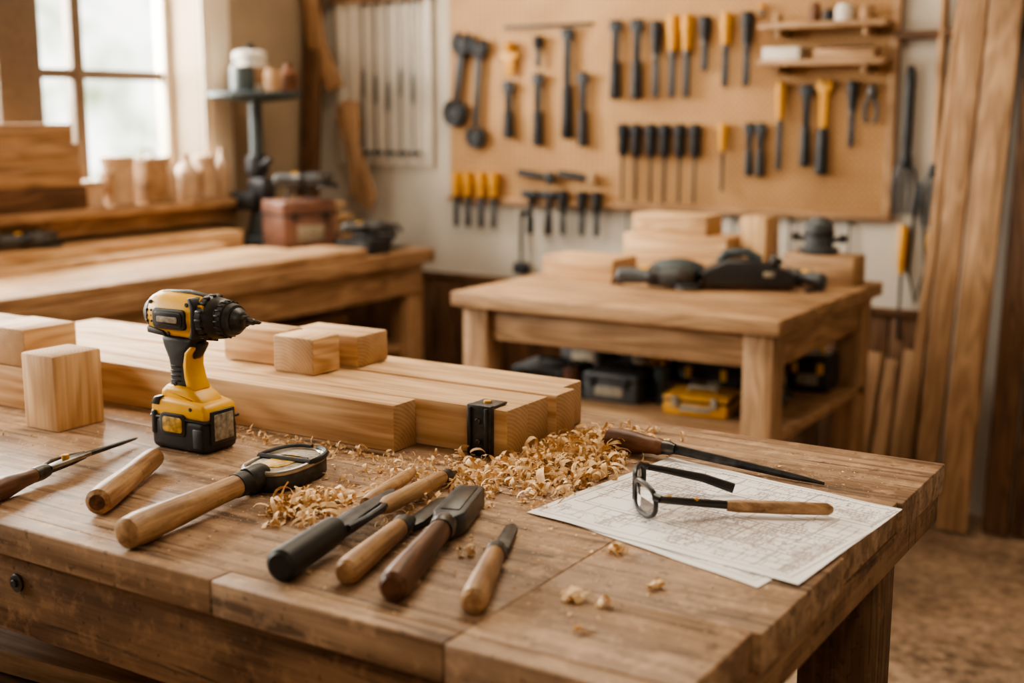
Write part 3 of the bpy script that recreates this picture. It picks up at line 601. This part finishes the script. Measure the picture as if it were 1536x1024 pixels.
m=MB().lathe((0,0,0),(0,0,.17),[(0,.07),(.05,.075),(.65,.075),(.7,.06),(.75,.07),(.95,.07),(1,.05)],white,24).lathe((0,0,.17),(0,0,.20),[(0,.02),(.5,.025),(1,.01)],black,12).lathe((0,0,.03),(0,0,.10),[(0,.075),(.1,.0765),(.9,.0765),(1,.075)],mid['z'],24); m.obj('lidded_canister',(-3.83,3.99,1.526))
m=MB().lathe((0,0,0),(0,0,.10),[(0,.045),(.05,.05),(.9,.05),(1,.045)],bluegrey,20).tube([(-.045,0,.09),(-.03,0,.14),(.03,0,.14),(.045,0,.09)],.004,iron,6); m.obj('paint_tin',(-3.76,3.87,1.526))
m=MB().lathe((0,0,0),(0,0,.12),[(0,.04),(.6,.042),(.8,.02),(.95,.018),(1,.02)],hand_d,16); m.obj('oil_bottle',(-3.66,4.04,1.526))
m=MB().lathe((0,0,0),(0,0,.09),[(0,.035),(.7,.038),(.85,.03),(1,.03)],mid['z'],16); m.obj('small_jar',(-3.65,3.93,1.526))
z=1.086
for i,(y0,y1,h) in enumerate([(2.45,3.12,.085),(2.5,3.10,.08),(2.45,3.09,.075),(2.5,3.07,.07)]):
    block('sill_timber',-3.99,-3.84,y0,y1,z,z+h,(dk if i==0 else mid)['y'],pine_e['y'],1); z+=h+.0005
lw=plain('turned_light_wood',(.46,.32,.21),.5,noise=.15,scale=20)
def jar(y,r,h,kind,x=-3.92):
    m=MB()
    if kind=='bottle': m.lathe((0,0,0),(0,0,h),[(0,r*.9),(.03,r),(.55,r),(.7,r*.75),(.8,r*.35),(.95,r*.3),(1,r*.35)],lw,20)
    elif kind=='can': m.lathe((0,0,0),(0,0,h),[(0,r*.95),(.03,r),(.08,r*.97),(.82,r*.97),(.85,r*1.05),(.97,r*1.05),(1,r*.9)],lw,20).box((-0,-r*.9,h*.45),(r*1.1,.02,h*.4),mid['x'],.002)
    else:
        m.box((0,0,h*.4),(r*2,r*2,h*.8),mid['x'],.004); m.box((0,0,h*.82),(r*2.1,r*2.1,.012),lw,.003); m.tube([(0,-r*.6,h*.82),(0,-r*.4,h*1.0),(0,r*.4,h*1.0),(0,r*.6,h*.82)],.006,lw,8)
    m.obj({'bottle':'wooden_bottle','can':'lidded_tub','crate':'small_wooden_crate'}[kind],(x,y,1.0855))
jar(3.20,.05,.10,'can'); jar(3.335,.062,.19,'can'); jar(3.485,.055,.21,'crate'); jar(3.59,.038,.18,'bottle'); jar(3.69,.050,.19,'bottle'); jar(3.795,.048,.18,'can'); jar(3.892,.040,.21,'bottle')
# ------------------------------------------------------------------ pegboard & wall-hung tools
pb,nt,b=newmat('pegboard'); L=nt.links.new
tc=N(nt,'ShaderNodeTexCoord'); mp=N(nt,'ShaderNodeMapping'); mp.inputs['Scale'].default_value=(40,1,40); L(tc.outputs['Object'],mp.inputs[0])
fr=N(nt,'ShaderNodeVectorMath',operation='FRACTION'); L(mp.outputs[0],fr.inputs[0]); sb=N(nt,'ShaderNodeVectorMath',operation='SUBTRACT'); sb.inputs[1].default_value=(.5,.5,.5); L(fr.outputs[0],sb.inputs[0])
sx=N(nt,'ShaderNodeSeparateXYZ'); L(sb.outputs[0],sx.inputs[0]); cx=N(nt,'ShaderNodeCombineXYZ'); L(sx.outputs[0],cx.inputs[0]); L(sx.outputs[2],cx.inputs[2])
ln=N(nt,'ShaderNodeVectorMath',operation='LENGTH'); L(cx.outputs[0],ln.inputs[0]); lt=N(nt,'ShaderNodeMath',operation='LESS_THAN'); lt.inputs[1].default_value=.15; L(ln.outputs['Value'],lt.inputs[0])
no=N(nt,'ShaderNodeTexNoise'); no.inputs['Scale'].default_value=4; no.inputs['Detail'].default_value=6; L(tc.outputs['Object'],no.inputs['Vector'])
r=N(nt,'ShaderNodeValToRGB'); r.color_ramp.elements[0].position=.3; r.color_ramp.elements[0].color=(.38,.21,.09,1); r.color_ramp.elements[1].position=.75; r.color_ramp.elements[1].color=(.54,.32,.15,1); L(no.outputs['Fac'],r.inputs['Fac'])
mx=N(nt,'ShaderNodeMix',data_type='RGBA'); L(lt.outputs[0],mx.inputs[0]); L(r.outputs['Color'],mx.inputs[6]); mx.inputs[7].default_value=(.09,.04,.02,1); L(mx.outputs[2],b.inputs['Base Color']); b.inputs['Roughness'].default_value=.7
MB().bb(-3.21,-1.275,4.572,4.598,1.075,2.15,pb,.002).bb(-1.30,-1.268,4.56,4.598,1.07,2.15,mid['z'],.002).bb(-3.225,-1.268,4.562,4.598,1.05,1.075,mid['x'],.002).obj('pegboard')
PY=4.5715
hoffs=.022
def hook(m,x,z): m.tube([(x,.0,z),(x,-hoffs*1.6,z),(x,-hoffs*1.7,z+.012)],.003,steel,6)
def hang(name,X,z1,z0,kind,hm=iron,bm=iron,w=.03,lean=0.0):
    h=z1-z0; m=MB(); y=-hoffs-.004
    if kind=='handle_up':
        hl=h*.42
        m.lathe((0,y,0),(0,y,-hl),[(0,w*.35),(.05,w*.5),(.4,w*.52),(.7,w*.42),(1,w*.36)],hm,14)
        m.cyl((0,y,-hl),(0,y,-hl-.02),w*.3,steel,12)
        m.prism([(-w*.25,-hl-.01),(w*.25,-hl-.01),(w*.28,-h+.02),(w*.1,-h),(-w*.28,-h+.01)],.008,bm,Matrix.Translation((0,y,0)),.001)
    elif kind=='handle_down':
        hl=h*.5
        m.prism([(-w*.28,-h+hl),(-w*.33,-.05),(-w*.62,-.03),(-w*.52,0),(w*.52,0),(w*.62,-.03),(w*.33,-.05),(w*.28,-h+hl)],.014,bm,Matrix.Translation((0,y,0)),.002)
        m.lathe((0,y,-h+hl),(0,y,-h),[(0,w*.32),(.1,w*.42),(.6,w*.45),(.93,w*.5),(1,w*.3)],hm,14)
    elif kind=='screwdriver':
        hl=h*.42
        m.lathe((0,y,0),(0,y,-hl),[(0,w*.3),(.08,w*.5),(.3,w*.5),(.45,w*.40),(.8,w*.44),(1,w*.25)],hm,12)
        m.cyl((0,y,-hl),(0,y,-h),.0060,iron,8)
    elif kind=='wrench':
        R1=w*1.0
        for zc,rr_ in ((-.03,R1),(-h+.035,R1*1.15)):
            pts=[(rr_*math.sin(a),y,zc+rr_*math.cos(a)) for a in [math.radians(30+i*30) for i in range(11)]]
            m.tube(pts,w*.40,bm,8)
        m.prism([(-w*.42,-.05),(w*.42,-.05),(w*.36,-h+.07),(-w*.36,-h+.07)],.014,hm,Matrix.Translation((0,y,0)),.002)
        m.cyl((0,y-.01,-h+.035),(0,y+.01,-h+.035),w*.75,bm,20); m.box((0,y,-.03),(w*1.0,.014,w*.9),bm,.004)
    elif kind=='pliers':
        m.prism([(-w*.25,0),(w*.25,0),(w*.5,-h*.22),(w*.45,-h*.34),(-w*.45,-h*.34),(-w*.5,-h*.22)],.014,bm,Matrix.Translation((0,y,0)),.002)
        for s_ in (-1,1): m.tube([(s_*w*.15,y,-h*.3),(s_*w*.65,y,-h*.55),(s_*w*.7,y,-h*.8),(s_*w*.4,y,-h)],w*.22,hm,8)
        m.cyl((0,y-.01,-h*.28),(0,y+.01,-h*.28),w*.2,steel,12)
    elif kind=='trowel':
        m.lathe((0,y,0),(0,y,-h*.3),[(0,w*.3),(.1,w*.5),(.8,w*.4),(1,w*.3)],hm,12)
        m.prism([(-w*.3,-h*.28),(w*.3,-h*.28),(w*.9,-h*.36),(w*.5,-h*.55),(w*.35,-h),(-w*.35,-h),(-w*.5,-h*.55),(-w*.9,-h*.36)],.01,bm,Matrix.Translation((0,y,0)),.002)
    elif kind=='hammer':
        m.box((0,y,-.02),(w*2.2,.03,.032),bm,.006); m.lathe((0,y,-.02),(0,y,-h),[(0,w*.28),(.4,w*.28),(.6,w*.42),(.95,w*.45),(1,w*.3)],hm,12)
    hook(m,0,-.012)
    return m.obj(name,(X,PY,z1),Matrix.Rotation(lean,4,'Y'))
hang('adjustable_wrench',-3.12,1.76,1.40,'wrench',iron,iron,.042,.14)
hang('adjustable_wrench',-3.035,1.74,1.30,'wrench',iron,iron,.034,.06)
hang('putty_trowel',-2.885,1.73,1.59,'trowel',yel_o,yel_o,.05); hang('pliers',-2.89,1.57,1.33,'handle_down',iron,iron,.050)
hang('hand_rasp',-2.745,1.75,1.62,'handle_up',iron,iron,.044); hang('pliers',-2.745,1.60,1.30,'handle_down',iron,iron,.048)
hang('claw_hammer',-2.605,1.775,1.33,'handle_down',iron,iron,.050)
hang('tack_hammer',-2.53,1.60,1.30,'handle_down',iron,iron,.042)
MB().bb(-2.92,-2.50,4.555,4.5715,1.785,1.797,iron,.002).obj('tool_rail')
for X,zt,zb,hm,kd,nm in [(-2.385,1.80,1.49,iron,'handle_down','combination_wrench'),(-2.29,1.80,1.49,iron,'handle_down','combination_wrench'),(-2.205,1.79,1.49,iron,'handle_up','pliers'),
    (-2.135,1.81,1.49,yel_o,'handle_up','wood_rasp'),(-2.075,1.81,1.49,yel_o,'handle_up','wood_rasp'),(-2.0,1.80,1.59,iron,'handle_up','pliers'),
    (-1.915,1.81,1.53,yel_o,'handle_up','wood_rasp'),(-1.83,1.81,1.53,iron,'handle_up','pliers'),(-1.775,1.835,1.785,yel_o,'handle_up','wood_rasp')]:
    hang(nm,X,zt,zb,kd,hm,iron,.048 if X<-1.8 else .03)
for i,X in enumerate((-2.345,-2.285,-2.22,-2.16,-2.095,-2.03)): hang('screwdriver',X,1.395,1.085,'screwdriver',iron,steel,.050)
hang('screwdriver',-1.915,1.40,1.14,'screwdriver',yel_o,steel,.038); hang('side_cutters',-1.808,1.40,1.20,'handle_down',iron,iron,.036); hang('side_cutters',-1.762,1.40,1.20,'handle_down',iron,iron,.034)
hang('paint_scraper',-1.69,1.55,1.22,'handle_up',yel_o,iron,.038); hang('tin_snips',-1.59,1.54,1.24,'handle_down',iron,iron,.042)
hang('utility_saw',-1.525,1.555,1.21,'handle_down',iron,yel_o,.048); hang('pliers',-1.42,1.55,1.31,'handle_up',iron,iron,.040); hang('scissors',-1.35,1.54,1.40,'pliers',iron,steel,.032)
for X in (-3.16,-3.10,-3.03,-2.965): hang('hand_chisel',X,1.185,.94,'handle_up',yel_o,iron,.048)
for X in (-2.78,-2.69): hang('tack_hammer',X,1.12,.93,'hammer',iron,iron,.036)
for X in (-2.62,-2.53,-2.46): hang('punch',X,1.12,.93,'handle_up',iron,iron,.044)
for X,l in ((-2.76,.16),(-2.56,.16)):
    m=MB().lathe((-l/2,-.03,0),(l/2,-.03,-.02),[(0,.012),(.1,.016),(.7,.014),(1,.01)],iron,12).box((l/2,-.03,-.02),(.035,.03,.05),mid['x'] if X>-2.6 else iron,.005); hook(m,0,.0); m.obj('mallet',(X,PY,1.19))
for i in range(9): MB().cyl((0,-.012,0),(0,-.012,-.10-R(0,.05)),.004,steel,6).box((0,-.008,0),(.012,.016,.012),steel,.002).obj('drill_bit',(-2.34+i*.115,4.598,1.035))
MB().lathe((0,-.03,0),(0,-.03,-.22),[(0,.01),(.7,.008),(1,.006)],steel,8).box((0,-.03,-.24),(.07,.04,.05),iron,.01).box((0,-.012,-.005),(.02,.024,.02),iron,.003).obj('hanging_clamp',(-2.84,4.60,1.02))
for z in (1.745,1.615):
    m=MB().bb(-1.75,-1.285,4.44,4.571,z-.011,z+.011,mid['x'],.002)
    for x in (-1.68,-1.36): m.bb(x-.01,x+.01,4.46,4.571,z-.04,z-.011,mid['y'],.002)
    m.obj('wall_shelf')
def pot(nm,x,z,r,h,mt_): MB().lathe((0,0,0),(0,0,h),[(0,r*.9),(.1,r),(.75,r),(.85,r*.8),(1,r*.8)],mt_,16).obj(nm,(x,4.51,z))
pot('glue_pot',-1.56,1.756,.022,.07,hand_d); pot('glue_pot',-1.45,1.756,.035,.06,white); pot('glue_pot',-1.37,1.756,.028,.05,mid['z']); pot('glue_pot',-1.51,1.756,.020,.045,iron)
MB().box((0,0,.02),(.14,.08,.04),white,.004).box((0,0,.043),(.142,.082,.006),cream,.002).obj('parts_box',(-1.67,4.51,1.626)); MB().box((0,0,.018),(.22,.06,.036),mid['x'],.004).box((.0,0,.041),(.18,.05,.01),hand_d,.002).obj('sanding_block',(-1.44,4.51,1.626)); pot('glue_pot',-1.70,1.756,.02,.04,mid['z'])
def whisk(x,z1,hz,zb,mt_,wm=.05):
    m=MB(); m.lathe((0,-.035,0),(0,-.035,-(z1-hz)),[(0,.012),(.1,.017),(.8,.017),(1,.014)],mt_,12)
    m.lathe((0,-.035,-(z1-hz)+.02),(0,-.035,-(z1-hz)-.03),[(0,.018),(.5,.022),(1,.012)],iron,12)
    for s_ in (-1,-.35,.35,1):
        m.tube([(0,-.035,-(z1-hz)),(s_*wm*.8,-.035,-(z1-hz)-.04),(s_*wm,-.035,-(z1-hz)-.11),(s_*wm*.75,-.035,-(z1-zb))],.006,gun,6)
    m.tube([(0,0,-.02),(0,-.035,-.02)],.004,steel,6)
    m.obj('garden_fork',(x,4.60,z1))
whisk(-1.222,1.60,1.27,1.08,iron,.042); whisk(-1.120,1.95,1.24,1.04,mid['z'],.042)
MB().lathe((0,-.02,0),(0,-.02,-.18),[(0,.01),(.1,.019),(.8,.017),(1,.01)],yel_o,12).tube([(0,-.02,-.18),(0,-.02,-.42)],.006,iron,6).box((0,-.008,-.01),(.02,.016,.02),steel,.003).obj('long_screwdriver',(-1.222,4.60,1.04))
MB().lathe((0,-.02,0),(0,-.02,-.15),[(0,.01),(.1,.019),(.8,.017),(1,.01)],yel_o,12).tube([(0,-.02,-.15),(0,-.02,-.4)],.007,iron,6).box((0,-.008,-.01),(.02,.016,.02),steel,.003).obj('long_screwdriver',(-1.12,4.60,1.02))
m=MB(); m.tube([(0,-.012,0),(-.02,-.014,-.12),(-.03,-.014,-.3),(.0,-.014,-.42),(.03,-.014,-.3),(.015,-.014,-.12),(.0,-.012,-.01)],.006,black,8); m.box((0,-.008,0),(.02,.016,.02),steel,.003); m.obj('power_cord',(-1.17,4.60,1.18))
MB().bb(-1.28,-.90,4.55,4.599,1.69,1.72,dk['x'],.003).obj('trim_3')
def lean(name,xb,yb,xt,zt,w,th,mt_,en,yt=4.575):
    p=V(xb,yb,0.0); q=V(xt,yt-th/2-.005,zt); d=q-p; Ln=d.length; zz=d.normalized(); xx=V(1,0,0); yy=zz.cross(xx).normalized(); xx=yy.cross(zz)
    M=Matrix((( xx.x,yy.x,zz.x,0),(xx.y,yy.y,zz.y,0),(xx.z,yy.z,zz.z,0),(0,0,0,1)))
    return MB().box((0,0,0),(w,th,Ln),mt_,.003,None,en,2).obj(name,tuple((p+q)/2+V(0,0,.012)),M)
lean('leaning_board',-1.045,4.36,-.985,2.4,.075,.03,mid['z'],pine_e['z'])
lean('leaning_board',-.935,4.33,-.885,2.5,.105,.03,mid['z'],pine_e['z'])
lean('leaning_board',-1.13,4.40,-1.035,2.2,.035,.025,mid['z'],pine_e['z'])
lean('leaning_board',-.80,4.38,-.785,2.5,.085,.03,dk['z'],pine_e['z'])
lean('leaning_board',-.70,4.40,-.70,2.5,.10,.03,dk['z'],pine_e['z'])
lean('leaning_board',-.57,4.38,-.57,2.5,.12,.03,mid['z'],pine_e['z'])
lean('short_plank',-1.30,4.40,-1.285,.56,.05,.025,mid['z'],pine_e['z'],4.55)
lean('short_plank',-1.235,4.40,-1.22,.54,.05,.025,mid['z'],pine_e['z'],4.55)
lean('short_plank',-1.175,4.40,-1.16,.58,.04,.025,mid['z'],pine_e['z'],4.55)
m=MB(); m.bb(-3.86,-3.32,4.585,4.599,1.20,2.3,white,.002)
for i in range(8): m.bb(-3.84+i*.072,-3.815+i*.072,4.572,4.586,1.20,2.3,white,.003)
m.bb(-3.88,-3.30,4.56,4.60,1.93,1.97,mid['x'],.003); m.obj('ribbed_wall_panel')
for i,X in enumerate((-3.66,-3.59,-3.52,-3.45,-3.38)):
    m=MB().cyl((0,-.04,0),(0,-.04,-.68),.0045,iron,8).lathe((0,-.04,-.28-.03*(i%3)),(0,-.04,-.42-.03*(i%3)),[(0,.006),(.2,.010),(.8,.010),(1,.006)],iron,10).box((0,-.03,-.66),(.05,.02,.018),iron,.003); m.box((0,-.02,0),(.012,.04,.012),iron,.002); m.obj('bar_clamp',(X,4.575,1.92))
lean('leaning_board',-3.90,4.34,-3.93,2.3,.10,.03,dk['z'],pine_e['z'])
m=MB(); P=[(.0,0),(.07,-.02),(.08,-.12),(.05,-.2),(.12,-.45),(.08,-.52),(-.02,-.45),(-.02,-.2),(-.05,-.12),(-.05,-.04)]
m.prism(P,.02,mid['z'],Matrix.Translation((0,-.05,0)),.004); m.box((0.01,-.02,-.03),(.02,.04,.02),iron,.002); m.obj('hand_saw',(-3.76,4.572,1.50),Matrix.Rotation(-.12,4,'Y'))
m=MB(); m.prism([(-.05,.62),(.05,.64),(.05,.40),(.09,.20),(.19,.0),(.10,-.03),(.0,.18),(-.04,.40)],.03,mid['z'],None,.004); m.box((.08,.02,.10),(.02,.05,.02),iron,.002); m.obj('curved_offcut',(-3.94,4.50,1.56))
# ------------------------------------------------------------------ light
def area(name,loc,tgt,sx,sy,pw,col):
    l=bpy.data.lights.new(name,'AREA'); l.shape='RECTANGLE'; l.size=sx; l.size_y=sy; l.energy=pw; l.color=col
    o=bpy.data.objects.new(name,l); bpy.context.collection.objects.link(o); o.location=loc; o.rotation_euler=(V(*tgt)-V(*loc)).to_track_quat('-Z','Y').to_euler(); return o
area('window_daylight',(-4.6,3.0,2.1),(-1.5,2.2,.9),1.6,1.4,370,(1,.94,.83))
area('window_daylight_2',(-4.6,.7,2.1),(-1.5,1.5,.9),2.0,1.4,290,(1,.94,.83))  # extra daylight source added outside the unseen second window
area('ceiling_lamp',(-1.3,2.5,2.87),(-1.3,2.5,0),1.2,.8,34,(1,.86,.67))
area('ceiling_lamp_2',(-2.4,3.7,2.87),(-2.3,4.0,0),1.4,.6,20,(1,.85,.65))
area('ceiling_lamp_3',(.6,-.2,2.87),(-.8,1.4,.6),1.2,.9,24,(1,.88,.70))  # added fill light behind the camera, no fixture there
wd=bpy.data.worlds.new('outdoors'); bpy.context.scene.world=wd; wd.use_nodes=True; nt=wd.node_tree; L=nt.links.new
bg=nt.nodes['Background']; tc=N(nt,'ShaderNodeTexCoord'); no=N(nt,'ShaderNodeTexNoise'); no.inputs['Scale'].default_value=22; no.inputs['Detail'].default_value=4; L(tc.outputs['Generated'],no.inputs['Vector'])
r=N(nt,'ShaderNodeValToRGB'); r.color_ramp.elements[0].position=.38; r.color_ramp.elements[0].color=(.24,.29,.15,1); r.color_ramp.elements[1].position=.60; r.color_ramp.elements[1].color=(1,.98,.92,1); L(no.outputs['Fac'],r.inputs['Fac'])
L(r.outputs['Color'],bg.inputs['Color']); bg.inputs['Strength'].default_value=4.4
